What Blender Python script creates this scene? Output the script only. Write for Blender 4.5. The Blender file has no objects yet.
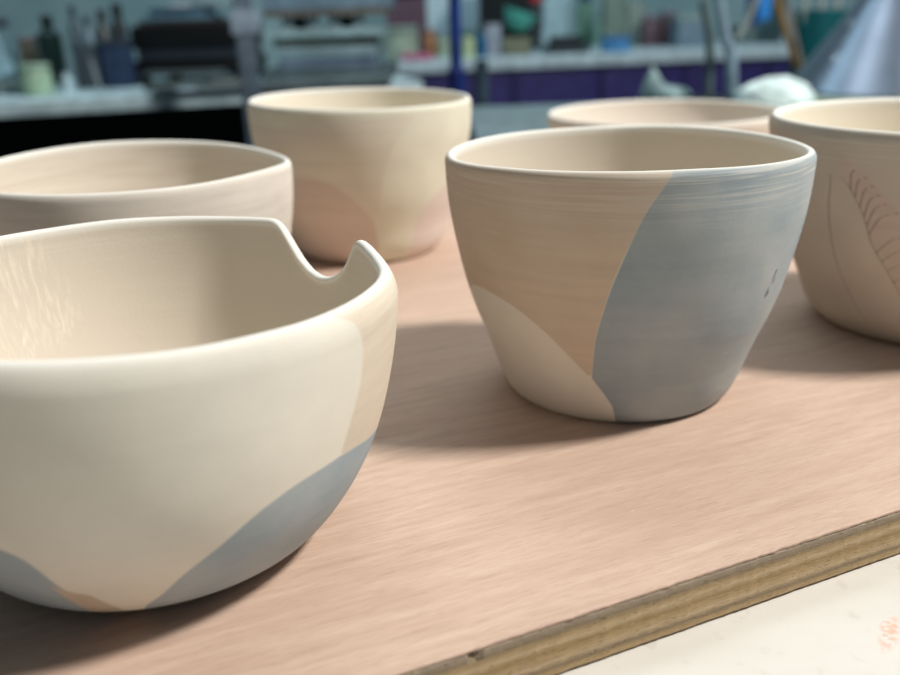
import bpy, bmesh, math, random
import numpy as np
from mathutils import Vector, Matrix

random.seed(7)
S = bpy.context.scene
C = S.collection
PI = math.pi

# ------------------------------------------------------------------ camera
TH, RO, HC, F = 0.3505, 0.0325, 0.11645, 883.9      # pitch down, roll, height over the board, focal length in px (900 wide)

def at(px, py, Y):
    """world point at depth Y that lies on the ray of a photo position"""
    X = px - 450.0; V = 337.5 - py
    a = X * math.cos(RO) + V * math.sin(RO); b = -X * math.sin(RO) + V * math.cos(RO)
    d = (a / F, math.cos(TH) + b / F * math.sin(TH), -math.sin(TH) + b / F * math.cos(TH))
    t = Y / d[1]
    return Vector((d[0] * t, Y, HC + d[2] * t))

cam = bpy.data.cameras.new('camera')
co = bpy.data.objects.new('camera', cam); C.objects.link(co)
cam.sensor_width = 36; cam.lens = F / 900 * 36
f = Vector((0, math.cos(TH), -math.sin(TH)))
r0 = Vector((1, 0, 0)); u0 = r0.cross(f)
rt = r0 * math.cos(RO) + u0 * -math.sin(RO)
up = r0 * math.sin(RO) + u0 * math.cos(RO)
M = Matrix((rt, up, -f)).transposed().to_4x4(); M.translation = (0, 0, HC)
co.matrix_world = M
cam.clip_start = 0.01
cam.dof.use_dof = True; cam.dof.focus_distance = 0.215; cam.dof.aperture_fstop = 10.5
S.camera = co
S.view_settings.view_transform = 'Standard'; S.view_settings.look = 'None'
S.view_settings.gamma = 1; S.view_settings.use_curve_mapping = False
S.view_settings.exposure = 0.0

# ------------------------------------------------------------------ materials
def lin(c):
    return tuple(((v / 255) / 12.92 if v / 255 <= 0.04045 else ((v / 255 + 0.055) / 1.055) ** 2.4) for v in c) + (1.0,)

class NT:
    def __init__(s, name, rough=0.7, metal=0.0, spec=0.3):
        s.m = bpy.data.materials.new(name); s.m.use_nodes = True
        s.t = s.m.node_tree; s.b = s.t.nodes['Principled BSDF']
        s.b.inputs['Roughness'].default_value = rough; s.b.inputs['Metallic'].default_value = metal
        s.b.inputs['Specular IOR Level'].default_value = spec
    def n(s, ty, **kw):
        o = s.t.nodes.new(ty)
        for k, v in kw.items(): setattr(o, k, v)
        return o
    def l(s, a, b): s.t.links.new(a, b)
    def coords(s, scale=(1, 1, 1), rot=(0, 0, 0), loc=(0, 0, 0)):
        tc = s.n('ShaderNodeTexCoord'); mp = s.n('ShaderNodeMapping')
        mp.inputs['Scale'].default_value = scale; mp.inputs['Rotation'].default_value = rot; mp.inputs['Location'].default_value = loc
        s.l(tc.outputs['Object'], mp.inputs['Vector']); return mp.outputs['Vector']
    def noise(s, vec, scale, detail=4, rough=0.55):
        n = s.n('ShaderNodeTexNoise'); n.inputs['Scale'].default_value = scale
        n.inputs['Detail'].default_value = detail; n.inputs['Roughness'].default_value = rough
        s.l(vec, n.inputs['Vector']); return n.outputs['Fac']
    def math(s, op, a, b=None, clamp=False):
        m = s.n('ShaderNodeMath', operation=op, use_clamp=clamp)
        for i, v in enumerate((a, b)):
            if v is None: continue
            if isinstance(v, (int, float)): m.inputs[i].default_value = v
            else: s.l(v, m.inputs[i])
        return m.outputs[0]
    def ramp(s, fac, stops):
        r = s.n('ShaderNodeValToRGB'); e = r.color_ramp.elements
        while len(e) < len(stops): e.new(0.5)
        for el, (p, c) in zip(e, stops): el.position = p; el.color = c
        s.l(fac, r.inputs[0]); return r.outputs[0]
    def remap(s, v, a, b, c=0.0, d=1.0):
        m = s.n('ShaderNodeMapRange'); s.l(v, m.inputs[0])
        for i, q in zip((1, 2, 3, 4), (a, b, c, d)): m.inputs[i].default_value = q
        return m.outputs[0]
    def mix(s, fac, a, b, blend='MIX'):
        m = s.n('ShaderNodeMix', data_type='RGBA', blend_type=blend)
        if isinstance(fac, (int, float)): m.inputs[0].default_value = fac
        else: s.l(fac, m.inputs[0])
        for i, v in ((6, a), (7, b)):
            if isinstance(v, tuple): m.inputs[i].default_value = v
            else: s.l(v, m.inputs[i])
        return m.outputs[2]
    def color(s, v):
        if isinstance(v, tuple): s.b.inputs['Base Color'].default_value = v
        else: s.l(v, s.b.inputs['Base Color'])
    def bump(s, h, strength, dist):
        b = s.n('ShaderNodeBump'); b.inputs['Strength'].default_value = strength; b.inputs['Distance'].default_value = dist
        s.l(h, b.inputs['Height']); s.l(b.outputs[0], s.b.inputs['Normal'])
    def attr(s, name):
        a = s.n('ShaderNodeAttribute'); a.attribute_name = name; return a.outputs['Fac']

_pl = {}
def plain(rgb, rough=0.6, metal=0.0, var=0.12):
    """a plain surface with a little uneven tone"""
    k = (rgb, rough, metal, var)
    if k in _pl: return _pl[k]
    t = NT('paint', rough, metal)
    v = t.coords(); n = t.noise(v, 35)
    lo = lin(tuple(max(0, c * (1 - var)) for c in rgb)); hi = lin(tuple(min(255, c * (1 + var * 0.6)) for c in rgb))
    t.color(t.ramp(n, [(0.35, lo), (0.65, hi)]))
    _pl[k] = t.m; return t.m

CLAY = (225, 218, 204); PEACH = (206, 170, 138); BLUE = (158, 168, 170)
def clay(name, base=CLAY, layers=(), band=0.0, lines=(), inner=None, streak=None, tex=1.0):
    """dry matt clay; layers = (attribute, colour) slip areas, painted on with a brush"""
    t = NT(name, 0.88, 0, 0.18)
    vb = t.coords((1, 1, 14)); vf = t.coords()
    nb = t.noise(vb, 28, 5); nf = t.noise(vf, 900, 3); nm = t.noise(vf, 45, 4)
    col = t.mix(t.remap(nm, 0.3, 0.7), lin(tuple(c * 0.965 for c in base)), lin(tuple(min(255, c * 1.02) for c in base)))
    if inner:
        col = t.mix(t.remap(t.attr('inside'), 0.4, 0.6), col, lin(inner))
    for a, rgb in layers:
        d = t.attr(a)
        dd = t.math('ADD', d, t.math('MULTIPLY', t.math('SUBTRACT', nm, 0.5), 0.5))
        c = t.mix(t.remap(nb, 0.3, 0.75), lin(tuple(v * 0.98 for v in rgb)), lin(tuple(min(255, v * 1.03) for v in rgb)))
        c = t.mix(t.remap(nm, 0.35, 0.7, 0, 0.25), c, lin(base))
        col = t.mix(t.remap(dd, -0.18, 0.22), col, c)
    if band:
        col = t.mix(t.remap(nb, 0.45, 0.7, 0, band), col, lin((240, 236, 226)))
        col = t.mix(t.remap(nb, 0.55, 0.3, 0, band * 0.6), col, lin((170, 150, 128)))
    # thin brush lines where the slip runs out just under the lip
    nh = t.noise(t.coords((1, 1, 60)), 30, 3)
    lip = t.remap(t.attr('height'), 0.80, 0.96)
    col = t.mix(t.math('MULTIPLY', t.remap(nh, 0.5, 0.62), t.math('MULTIPLY', lip, 0.42)), col, lin(CLAY))
    lip_lit = t.remap(t.attr('lip'), 0.2, 0.9)
    col = t.mix(lip_lit, col, lin((236, 232, 222)))  # whitens the lip: light catching the rim, put into the colour
    for a, rgb, w in lines:
        col = t.mix(t.remap(t.attr(a), -w, w * 0.4), col, lin(rgb))
    if streak:
        ns = t.noise(t.coords((1.0, 1.0, 0.12), rot=(0.3, 0.35, 0.2)), 900, 4)
        col = t.mix(t.math('MULTIPLY', t.remap(ns, 0.48, 0.62, 0, .55), t.remap(t.attr(streak), -2, 6)), col, lin((247, 236, 216)))
    t.color(col)
    h = t.math('ADD', t.math('MULTIPLY', nb, 0.30 * tex), t.math('MULTIPLY', nf, 0.15))
    t.bump(h, 0.45, 0.0006)
    return t.m

# ------------------------------------------------------------------ object helpers
def tag(o, label=None, cat=None, group=None, kind=None):
    if label: o['label'] = label
    if cat: o['category'] = cat
    if group: o['group'] = group
    if kind: o['kind'] = kind
    return o
def empty(name, loc=(0, 0, 0), rz=0):
    o = bpy.data.objects.new(name, None); C.objects.link(o)
    o.location = loc; o.rotation_euler = (0, 0, rz); o.empty_display_size = 0.02
    return o
def obj(name, bm, mats, parent=None, smooth=True, sharp=35):
    me = bpy.data.meshes.new(name)
    if smooth:
        for f_ in bm.faces: f_.smooth = True
        lim = math.radians(sharp)
        for e in bm.edges:
            if len(e.link_faces) == 2 and e.calc_face_angle(0) > lim: e.smooth = False
    bm.to_mesh(me); bm.free()
    for m in (mats if isinstance(mats, (list, tuple)) else [mats]): me.materials.append(m)
    o = bpy.data.objects.new(name, me); C.objects.link(o)
    if parent: o.parent = parent
    return o
def B(): return bmesh.new()
def box(bm, x0, x1, y0, y1, z0, z1, bev=0.0, mi=0, mat=None):
    b = bmesh.new()
    bmesh.ops.create_cube(b, size=1)
    bmesh.ops.scale(b, vec=(x1 - x0, y1 - y0, z1 - z0), verts=b.verts)
    bmesh.ops.translate(b, vec=((x0 + x1) / 2, (y0 + y1) / 2, (z0 + z1) / 2), verts=b.verts)
    if bev: bmesh.ops.bevel(b, geom=list(b.edges), offset=bev, segments=2, profile=0.7, affect='EDGES')
    if mat: b.transform(mat)
    for f_ in b.faces: f_.material_index = mi
    m = bpy.data.meshes.new('t'); b.to_mesh(m); b.free(); bm.from_mesh(m); bpy.data.meshes.remove(m)
    return bm
def lathe(bm, prof, n=32, loc=(0, 0, 0), mat=None):
    """prof = (r, z) list from bottom to top"""
    b = bmesh.new(); rings = []
    for r, z in prof:
        if r < 1e-6: rings.append([b.verts.new((0, 0, z))])
        else: rings.append([b.verts.new((r * math.cos(2 * PI * i / n), r * math.sin(2 * PI * i / n), z)) for i in range(n)])
    for a, c in zip(rings, rings[1:]):
        for i in range(n):
            j = (i + 1) % n
            if len(a) == 1 and len(c) == 1: continue
            if len(a) == 1: b.faces.new((a[0], c[j], c[i]))
            elif len(c) == 1: b.faces.new((a[i], a[j], c[0]))
            else: b.faces.new((a[i], a[j], c[j], c[i]))
    if mat: b.transform(mat)
    bmesh.ops.translate(b, vec=loc, verts=b.verts)
    bmesh.ops.recalc_face_normals(b, faces=b.faces)
    m = bpy.data.meshes.new('t'); b.to_mesh(m); b.free(); bm.from_mesh(m); bpy.data.meshes.remove(m)
    return bm
def tube(bm, pts, r, n=12, r2=None):
    """round bar along points, closed ends"""
    pts = [Vector(p) for p in pts]; b = bmesh.new(); rings = []
    for k, p in enumerate(pts):
        t = (pts[min(k + 1, len(pts) - 1)] - pts[max(k - 1, 0)]).normalized()
        a = t.orthogonal().normalized(); c = t.cross(a)
        if k: # keep frames aligned
            a = (pa - t * pa.dot(t)).normalized(); c = t.cross(a)
        pa = a
        rr = r if r2 is None else r + (r2 - r) * k / (len(pts) - 1)
        rings.append([b.verts.new(p + (a * math.cos(2 * PI * i / n) + c * math.sin(2 * PI * i / n)) * rr) for i in range(n)])
    for q, w in zip(rings, rings[1:]):
        for i in range(n): b.faces.new((q[i], q[(i + 1) % n], w[(i + 1) % n], w[i]))
    b.faces.new(rings[0][::-1]); b.faces.new(rings[-1])
    bmesh.ops.recalc_face_normals(b, faces=b.faces)
    m = bpy.data.meshes.new('t'); b.to_mesh(m); b.free(); bm.from_mesh(m); bpy.data.meshes.remove(m)
    return bm
def blob(bm, c, s, seed=0, amp=0.18, sub=4, freq=3.0, floor=None):
    from mathutils import noise as mn
    b = bmesh.new(); bmesh.ops.create_icosphere(b, subdivisions=sub, radius=1)
    for v in b.verts:
        d = 1 + amp * mn.fractal(v.co * freq + Vector((seed, 0, 0)), 0.8, 2, 4)
        v.co = Vector((v.co.x * s[0] * d, v.co.y * s[1] * d, v.co.z * s[2] * d)) + Vector(c)
        if floor is not None and v.co.z < floor: v.co.z = floor
    m = bpy.data.meshes.new('t'); b.to_mesh(m); b.free(); bm.from_mesh(m); bpy.data.meshes.remove(m)
    return bm

# ------------------------------------------------------------------ thrown vessels
def spline(xs, ys):
    """natural cubic through the control radii"""
    xs = np.array(xs, float); ys = np.array(ys, float); n = len(xs); h = np.diff(xs)
    A = np.zeros((n, n)); r = np.zeros(n); A[0, 0] = A[-1, -1] = 1
    for i in range(1, n - 1):
        A[i, i - 1] = h[i - 1]; A[i, i] = 2 * (h[i - 1] + h[i]); A[i, i + 1] = h[i]
        r[i] = 6 * ((ys[i + 1] - ys[i]) / h[i] - (ys[i] - ys[i - 1]) / h[i - 1])
    m = np.linalg.solve(A, r)
    def f_(x):
        i = int(min(max(np.searchsorted(xs, x) - 1, 0), n - 2)); a = xs[i + 1] - x; b = x - xs[i]
        return float((m[i] * a ** 3 + m[i + 1] * b ** 3) / (6 * h[i]) + (ys[i] / h[i] - m[i] * h[i] / 6) * a + (ys[i + 1] / h[i] - m[i + 1] * h[i] / 6) * b)
    return f_

def seg_dist(P, a, b):
    a = np.array(a); b = np.array(b); d = b - a; L = max(float(d @ d), 1e-12)
    t = np.clip(((P - a) @ d) / L, 0, 1)
    return np.hypot(*(P - (a + t[:, None] * d)).T)
def poly_sd(P, poly):
    poly = np.array(poly, float); n = len(poly); dist = np.full(len(P), 1e9); ins = np.zeros(len(P), bool)
    for i in range(n):
        a, b = poly[i], poly[(i + 1) % n]
        dist = np.minimum(dist, seg_dist(P, a, b))
        if a[1] != b[1]:
            c = ((a[1] > P[:, 1]) != (b[1] > P[:, 1])) & (P[:, 0] < (b[0] - a[0]) * (P[:, 1] - a[1]) / (b[1] - a[1]) + a[0])
            ins ^= c
    return np.where(ins, dist, -dist)

def smooth_pts(pts, k=3):
    """round off a traced outline between its points (Catmull-Rom)"""
    P = [np.array(p, float) for p in pts]; out = []
    for i in range(len(P) - 1):
        p0 = P[max(i - 1, 0)]; p1 = P[i]; p2 = P[i + 1]; p3 = P[min(i + 2, len(P) - 1)]
        for j in range(k):
            t = j / k
            out.append(tuple(0.5 * ((2 * p1) + (-p0 + p2) * t + (2 * p0 - 5 * p1 + 4 * p2 - p3) * t * t + (-p0 + 3 * p1 - 3 * p2 + p3) * t ** 3)))
    out.append(tuple(P[-1])); return out

def vessel(name, X, Y, H, us, rs, rim, mat, t=0.0036, n=480, polys=None, lines=None, dense=44, patch=None, wob=0.0, ow=None, oh=None):
    """a hand-thrown pot: outer wall, rounded lip, inner wall, floor; rim = (angle, height) table"""
    R = spline(us, rs)
    # periodic smooth rim table
    ra = sorted(rim); xa = np.array([a for a, _ in ra]); za = np.array([z for _, z in ra])
    ext_x = np.concatenate([xa - 360, xa, xa + 360]); ext_z = np.concatenate([za] * 3)
    ph = np.arange(n) * 360.0 / n - 180
    zt = np.interp(ph, ext_x, ext_z)
    k = np.array([1, 2, 3, 2, 1.]); k /= k.sum()
    zs = sum(w * np.roll(zt, s) for w, s in zip(k, (-2, -1, 0, 1, 2)))
    if not patch: 
        for _ in range(60): zs = (np.roll(zs, 1) + 2 * zs + np.roll(zs, -1)) / 4
    else:
        sm = zs.copy()
        for _ in range(60): sm = (np.roll(sm, 1) + 2 * sm + np.roll(sm, -1)) / 4
        w = np.clip(np.minimum(np.abs(((ph - patch[0]) + 180) % 360 - 180), np.abs(((ph - patch[1]) + 180) % 360 - 180)) / 12, 0, 1)
        inside = (ph > patch[0]) & (ph < patch[1]); w[inside] = 0
        zs = zs * (1 - w) + sm * w
    cs, sn = np.cos(np.radians(ph)), np.sin(np.radians(ph))
    wobr = 1 + wob * np.cos(2 * np.radians(ph) + 0.6) + wob * 0.5 * np.cos(3 * np.radians(ph))
    ow = ow or t * .55; oh = oh or t * .9; h = t - ow; zf = 0.006; fil = 0.016; bv = 0.0022
    rings = []           # (r array, z array, inside flag, lip)
    def add(r, z, i=0, lp=0.0): rings.append((r * np.ones(n), z * np.ones(n), i, lp))
    def Rz(z): return np.array([R(min(max(v / H, 0), 1.03)) for v in z])
    for q in (0.3, 0.6, 0.85): add((R(0) - bv) * q, 0.0009 if q < 0.8 else 0.0003)
    for a in (0, 22.5, 45, 67.5, 90):
        zz = bv * (1 - math.cos(math.radians(a))); add(R(zz / H) - bv * (1 - math.sin(math.radians(a))), zz)
    for j in range(1, dense + 1):
        zz = bv + (zs - oh - bv) * j / dense; rings.append((Rz(zz), zz, 0, 0))
    rt_ = Rz(zs - oh) - ow
    for a in (10, 20, 30, 40, 50, 60, 70, 80, 90, 105, 120, 135, 150, 165, 180):
        ca, sa = math.cos(math.radians(a)), math.sin(math.radians(a))
        if a <= 90: rings.append((rt_ + ow * ca, zs - oh + oh * sa, 0, max(0.0, (a - 35) / 55)))
        else: rings.append((rt_ + h * ca, zs - h + h * sa, 1, 1.0))
    for j in range(1, 25):
        zz = (zs - h) + (zf + fil - (zs - h)) * j / 24; rings.append((Rz(zz) - t, zz, 1, 0))
    for a in (15, 30, 45, 60, 75, 90):
        zz = zf + fil * (1 - math.sin(math.radians(a)))
        add(R(zz / H if a < 60 else (zf + fil * 0.2) / H) - t - fil * (1 - math.cos(math.radians(a))), zz, 1)
    last = rings[-1][0][0]
    for q in (0.7, 0.35): add(last * q, zf, 1)
    nr = len(rings)
    V = np.zeros((nr * n + 2, 3)); ins = np.zeros(nr * n + 2); hgt = np.zeros(nr * n + 2); lipa = np.zeros(nr * n + 2)
    for k_, (r, z, i, lp) in enumerate(rings):
        s = slice(k_ * n, (k_ + 1) * n)
        V[s, 0] = r * cs * wobr; V[s, 1] = r * sn * wobr; V[s, 2] = z; ins[s] = i; hgt[s] = z / zs; lipa[s] = lp
    V[-2] = (0, 0, 0.0009); V[-1] = (0, 0, zf); ins[-1] = 1
    faces = []
    for k_ in range(nr - 1):
        a = k_ * n; b = a + n
        for i in range(n):
            j = (i + 1) % n; faces.append((a + i, a + j, b + j, b + i))
    for i in range(n):
        j = (i + 1) % n
        faces.append((nr * n, j, i)); faces.append(((nr - 1) * n + i, (nr - 1) * n + j, nr * n + 1))
    me = bpy.data.meshes.new(name); me.from_pydata(V.tolist(), [], faces); me.update()
    me.polygons.foreach_set('use_smooth', [True] * len(me.polygons))
    ang = np.degrees(np.arctan2(V[:, 1], V[:, 0])); ang = np.where(ang > 90, ang - 360, ang)   # cut at the back
    mm = 0.045 * 1000 * PI / 180
    P = np.stack([ang * mm, V[:, 2] * 1000], 1)
    def put(nm, arr):
        at_ = me.attributes.new(nm, 'FLOAT', 'POINT'); at_.data.foreach_set('value', arr.astype(np.float32))
    put('inside', ins); put('height', hgt); put('lip', lipa)
    for nm, pl in (polys or {}).items():
        d = np.full(len(P), -20.0)
        for poly in pl: d = np.maximum(d, poly_sd(P, [(a * mm, z) for a, z in poly]))
        put(nm, np.where(ins > 0.5, -20, d))
    for nm, ls in (lines or {}).items():
        d = np.full(len(P), 20.0)
        for ln in ls['p']:
            ln = [(a * mm, z) for a, z in ln]
            for a, b in zip(ln, ln[1:]): d = np.minimum(d, seg_dist(P, a, b))
        on = (ins > 0.5) if ls.get('in') else (ins < 0.5)
        put(nm, np.where(on, ls['w'] - d, -20))
    me.materials.append(mat)
    o = bpy.data.objects.new(name, me); C.objects.link(o); o.location = (X, Y, 0.0)
    return o

US = [0, .06, .2, .4, .6, .8, 1]
# --- the cup in focus
edge = smooth_pts([(-86, 86), (-89.1, 77.2), (-94.7, 68.9), (-98.6, 60.2), (-102.9, 49.5), (-106.1, 39.4), (-108.7, 30.1), (-110.5, 18.3)])
cre = smooth_pts([(-112.2, 18.0), (-119.2, 24.8), (-127.1, 31.8), (-137.6, 37.4), (-149.4, 39.6), (-162, 39), (-180, 33), (-215, 28), (-262, 40)])
foot = [(-110.5, 17.0), (-106.5, 12.4), (-102.5, 7.4), (-100.9, 1.9), (-100.5, -3)]
vessel_mat = clay('slip painted clay', layers=(('peach', (203, 182, 160)), ('blue', (151, 161, 166))), tex=1.0,
                  inner=(220, 209, 193), lines=(('chip', (82, 80, 78), 0.25), ('scuff', (205, 203, 198), 0.25)))
cup = vessel('ceramic_cup', .0551, .2731, .0781, US, [.0354, .0378, .0417, .0475, .0515, .0542, .0550],
    [(164.7, .0763), (129.8, .0766), (107.4, .0766), (87.9, .0767), (69.3, .0771), (50.5, .0771), (30, .0768), (9.7, .0765), (-8, .0765),
     (-165.9, .0765), (-137, .0777), (-107, .0783), (-81.6, .0785), (-63.3, .078), (-45.2, .0776)],
    vessel_mat, t=0.0029, ow=.0016, oh=.0022, n=560, dense=64,
    polys={'peach': [edge + cre + [(-268, 90)]], 'blue': [edge + foot + [(85, -3), (85, 90)]]},
    lines={'chip': {'p': [[(-44.6, 47.2), (-45.3, 45.2)], [(-44.1, 44.3), (-45.0, 42.6)], [(-46.4, 41.8), (-47.2, 38.9)], [(-45.6, 40.5), (-45.9, 39.2)],
                          [(-45.9, 44.4), (-46.3, 43.8)]], 'w': 0.26},
           'scuff': {'p': [[(-150, 58), (-143, 59.5), (-136, 59)], [(-60, 22), (-55, 24)]], 'w': 0.1}})
tag(cup, 'tapered clay cup with peach and grey-blue slip, in focus at the centre of the board', 'cup')

# --- the bowl with the bite out of its rim
bite_mat = clay('slip painted clay bowl', layers=(('tan', (208, 194, 175)), ('blue', (154, 166, 173)), ('rust', (194, 176, 156))),
                inner=(218, 207, 191), lines=(('dot', (110, 102, 92), 0.15),), streak='streak')
tl = smooth_pts([(-34.5, 70), (-33.2, 64), (-28.3, 61.2), (-25.7, 56), (-25.6, 50), (-26.1, 46.6), (-28.1, 40.1), (-29.9, 34.3), (-30.2, 32.4)])
tb = [(-24.1, 31.3), (-16.2, 29.9), (0, 27), (25, 25), (60, 28)]
br = smooth_pts([(-30.5, 32.3), (-42.3, 31.6), (-51.7, 28.5), (-60.1, 23.0), (-67.8, 17.4), (-74.4, 10.8), (-79.5, 6.2), (-81, -3)])
bl = smooth_pts([(-175, 30), (-140, 36), (-115, 33), (-102.2, 28.6), (-97.5, 24.9), (-94.9, 18.0), (-92.8, 12), (-92.5, -3)])
bowl = vessel('ceramic_bowl', -.0706, .1895, .0645, [0, .06, .12, .2, .3, .4, .6, .8, 1], [.0310, .0382, .0424, .0462, .0500, .0528, .0565, .0587, .0596],
    [(142, .0663), (130, .0660), (111, .0660), (99, .0656), (81, .0651), (70, .06505), (66.5, .0650), (65.0, .0647), (63.5, .0638), (61.7, .0614), (59.9, .0589), (58, .0566), (56.4, .0548), (53, .0524), (49.4, .0512),
     (47, .0511), (44.2, .0516), (41.5, .0526), (38.8, .0543), (36.8, .0562), (34.6, .0590), (33.0, .0615), (31.6, .0632), (30.2, .0638), (29.0, .0639), (26, .0635), (22.4, .0629), (15, .0622), (8, .0622), (0, .0629),
     (-7.4, .0633), (-15, .0637), (-24, .0638), (-33, .0640), (-41.7, .0642), (-48.3, .0646), (-62, .0649), (-73.5, .0655), (-92, .0663), (-130, .0664), (180, .0664)],
    bite_mat, t=0.0042, ow=.0030, oh=.0056, n=720, dense=60, patch=(22, 72),
    polys={'tan': [tl + tb + [(60, 72)]], 'blue': [br + [(80, -3), (60, 28), (25, 25), (0, 27), (-16.2, 29.9), (-24.1, 31.5)], bl + [(-265, -3), (-265, 25)]],
           'rust': [[(-97, 18.5), (-93, 15.6), (-89.5, 14.6), (-86, 8), (-84.5, -3), (-93, -3)]]},
    lines={'dot': {'p': [[(-25.4, 61.4), (-25.2, 61.5)], [(-20.1, 56.7), (-20.0, 56.8)]], 'w': 0.25},
           'streak': {'p': [[(-217, 64), (-216, 38)], [(-222, 64), (-228, 40)]], 'w': 5, 'in': True}})
tag(bowl, 'clay bowl with a bite-shaped notch cut in its rim, nearest the camera at left', 'bowl')

# --- cup behind, pink and cream
pl_ = smooth_pts([(-165, 40), (-140, 45), (-120.2, 46.5), (-107.8, 45.5), (-97.4, 40.2), (-86.6, 30.4), (-80.2, 20.1), (-78, -3)])
tn_ = smooth_pts([(-58, 74), (-64.8, 67.7), (-72.8, 55.5), (-76.4, 40.9), (-80.1, 21.9)])
c2 = vessel('ceramic_cup', -.0417, .4640, .0786, US, [.0352, .0390, .0434, .0493, .0532, .0559, .0564],
    [(169, .0797), (130, .0797), (100, .0792), (71, .0787), (35, .0777), (-147, .0788), (-114, .0784), (-83, .0774), (-50, .077), (-26, .0769)],
    clay('slip painted clay cup', base=(228, 224, 204), layers=(('tan', (222, 214, 196)), ('pink', (214, 196, 182)), ('rose', (226, 210, 204))), inner=(236, 227, 210)),
    t=0.0031, n=300, dense=40,
    polys={'pink': [pl_ + [(-190, -3)]], 'tan': [tn_ + [(-86.6, 30.4), (-97.4, 40.2), (-107.8, 45.5), (-120, 46.5), (-165, 44), (-200, 50), (-190, 70), (-128, 69), (-90, 72)]],
           'rose': [smooth_pts([(-20, 40), (-37.7, 36.4), (-50.1, 27.0), (-54.3, 15.8), (-54, -3)]) + [(20, -3)]]})
tag(c2, 'pale clay cup with dusky pink and cream petals, behind the centre cup at its left', 'cup')

# --- bowl behind the notched bowl
c3 = vessel('ceramic_bowl', -.1148, .3258, .0685, US, [.034, .040, .0465, .0525, .0558, .0578, .0582],
    [(161.8, .0702), (139, .0708), (119, .0710), (87, .0698), (59, .0682), (32, .0664), (5, .067), (-12, .0682), (-31, .0685), (-50, .0681), (-80, .0684), (-112, .0688), (-150, .0695)],
    clay('brushed clay', base=(227, 218, 206), band=0.22, inner=(220, 208, 192)), t=0.0029, n=300, dense=40)
tag(c3, 'beige clay bowl with brushed horizontal bands, behind the notched bowl', 'bowl')

# --- cup at the right edge with the incised leaf
la = smooth_pts([(-153.4, 62.0), (-152.9, 59.7), (-154.1, 49.4), (-153.4, 37.1), (-151.0, 24.2), (-146.5, 14.2), (-141.9, 8.5)])
lb = smooth_pts([(-149.5, 62), (-145.6, 57.8), (-141.0, 49.2), (-138.2, 40.0), (-132.8, 31.0), (-126, 19), (-118, 8)])
lu = smooth_pts([(-150, 70), (-145.8, 66.8), (-137.6, 60.2), (-130, 52.0), (-120, 40), (-112, 24), (-108, 10)])
hatch = []
for k in range(13):
    s = k / 12
    a = np.array(lb[min(int(3 + s * (len(lb) - 5)), len(lb) - 1)]); b = np.array(lu[min(int(4 + s * (len(lu) - 5)), len(lu) - 1)])
    mid = (a + b) / 2 + np.array([-1.0, 2.2])
    hatch.append(smooth_pts([tuple(a), tuple(mid), tuple(b)], 4))
c4 = vessel('ceramic_cup', .1833, .3236, .0777, US, [.0358, .0409, .0462, .0529, .0573, .0605, .0630],
    [(0, .0777), (90, .0777), (180, .0777), (-90, .0777)],
    clay('tan clay', base=(206, 191, 173), layers=(('leaf', (203, 182, 166)),), inner=(232, 222, 204), lines=(('cut', (150, 128, 112), 0.2),)),
    t=0.0038, n=900, dense=80,
    polys={'leaf': [lb + lu[::-1]]}, lines={'cut': {'p': [la, lb] + hatch, 'w': 0.14}})
tag(c4, 'tan clay cup with an incised hatched leaf, at the right edge', 'cup')

# --- the wide low bowl at the back
c5 = vessel('ceramic_bowl', .1425, .5830, .0540, US, [.036, .042, .051, .061, .068, .073, .0755],
    [(0, .054), (90, .0545), (180, .0537), (-90, .0537)],
    clay('pale clay', base=(226, 216, 203), inner=(222, 210, 196)), t=0.0036, n=240, dense=30)
tag(c5, 'wide low clay bowl whose rim shows behind the centre cup', 'bowl')

# ------------------------------------------------------------------ plywood board
AX = math.atan2(.1853 - .1345, .1073 + .0105)           # long side of the board
EDGE = Vector((.0396, .1571, 0))
def ply_mat():
    t = NT('plywood face', 0.62, 0, 0.35)
    v = t.coords((3.5, 38, 1), rot=(.3, .5, .7)); g1 = t.noise(v, 9, 7, 0.68)
    v2 = t.coords((22, 300, 1), rot=(.4, .3, .6)); g2 = t.noise(v2, 9, 4, 0.65)
    big = t.noise(t.coords((2.5, 14, 1), rot=(.3, .4, .5)), 4, 3)
    c = t.ramp(g1, [(0.32, lin((190, 161, 142))), (0.5, lin((204, 175, 155))), (0.68, lin((213, 188, 168)))])
    c = t.mix(t.remap(big, 0.4, 0.65, 0, 0.5), c, lin((200, 168, 150)))
    c = t.mix(t.remap(g2, 0.52, 0.66, 0, 0.38), c, lin((168, 138, 116)))
    sc = t.noise(t.coords((24, 60, 1), rot=(0, 0, .25)), 9, 5, 0.75)
    c = t.mix(t.remap(sc, 0.66, 0.78, 0, 0.6), c, lin((240, 226, 210)))
    t.color(c); t.bump(g2, 0.35, 0.0004); return t.m
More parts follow.
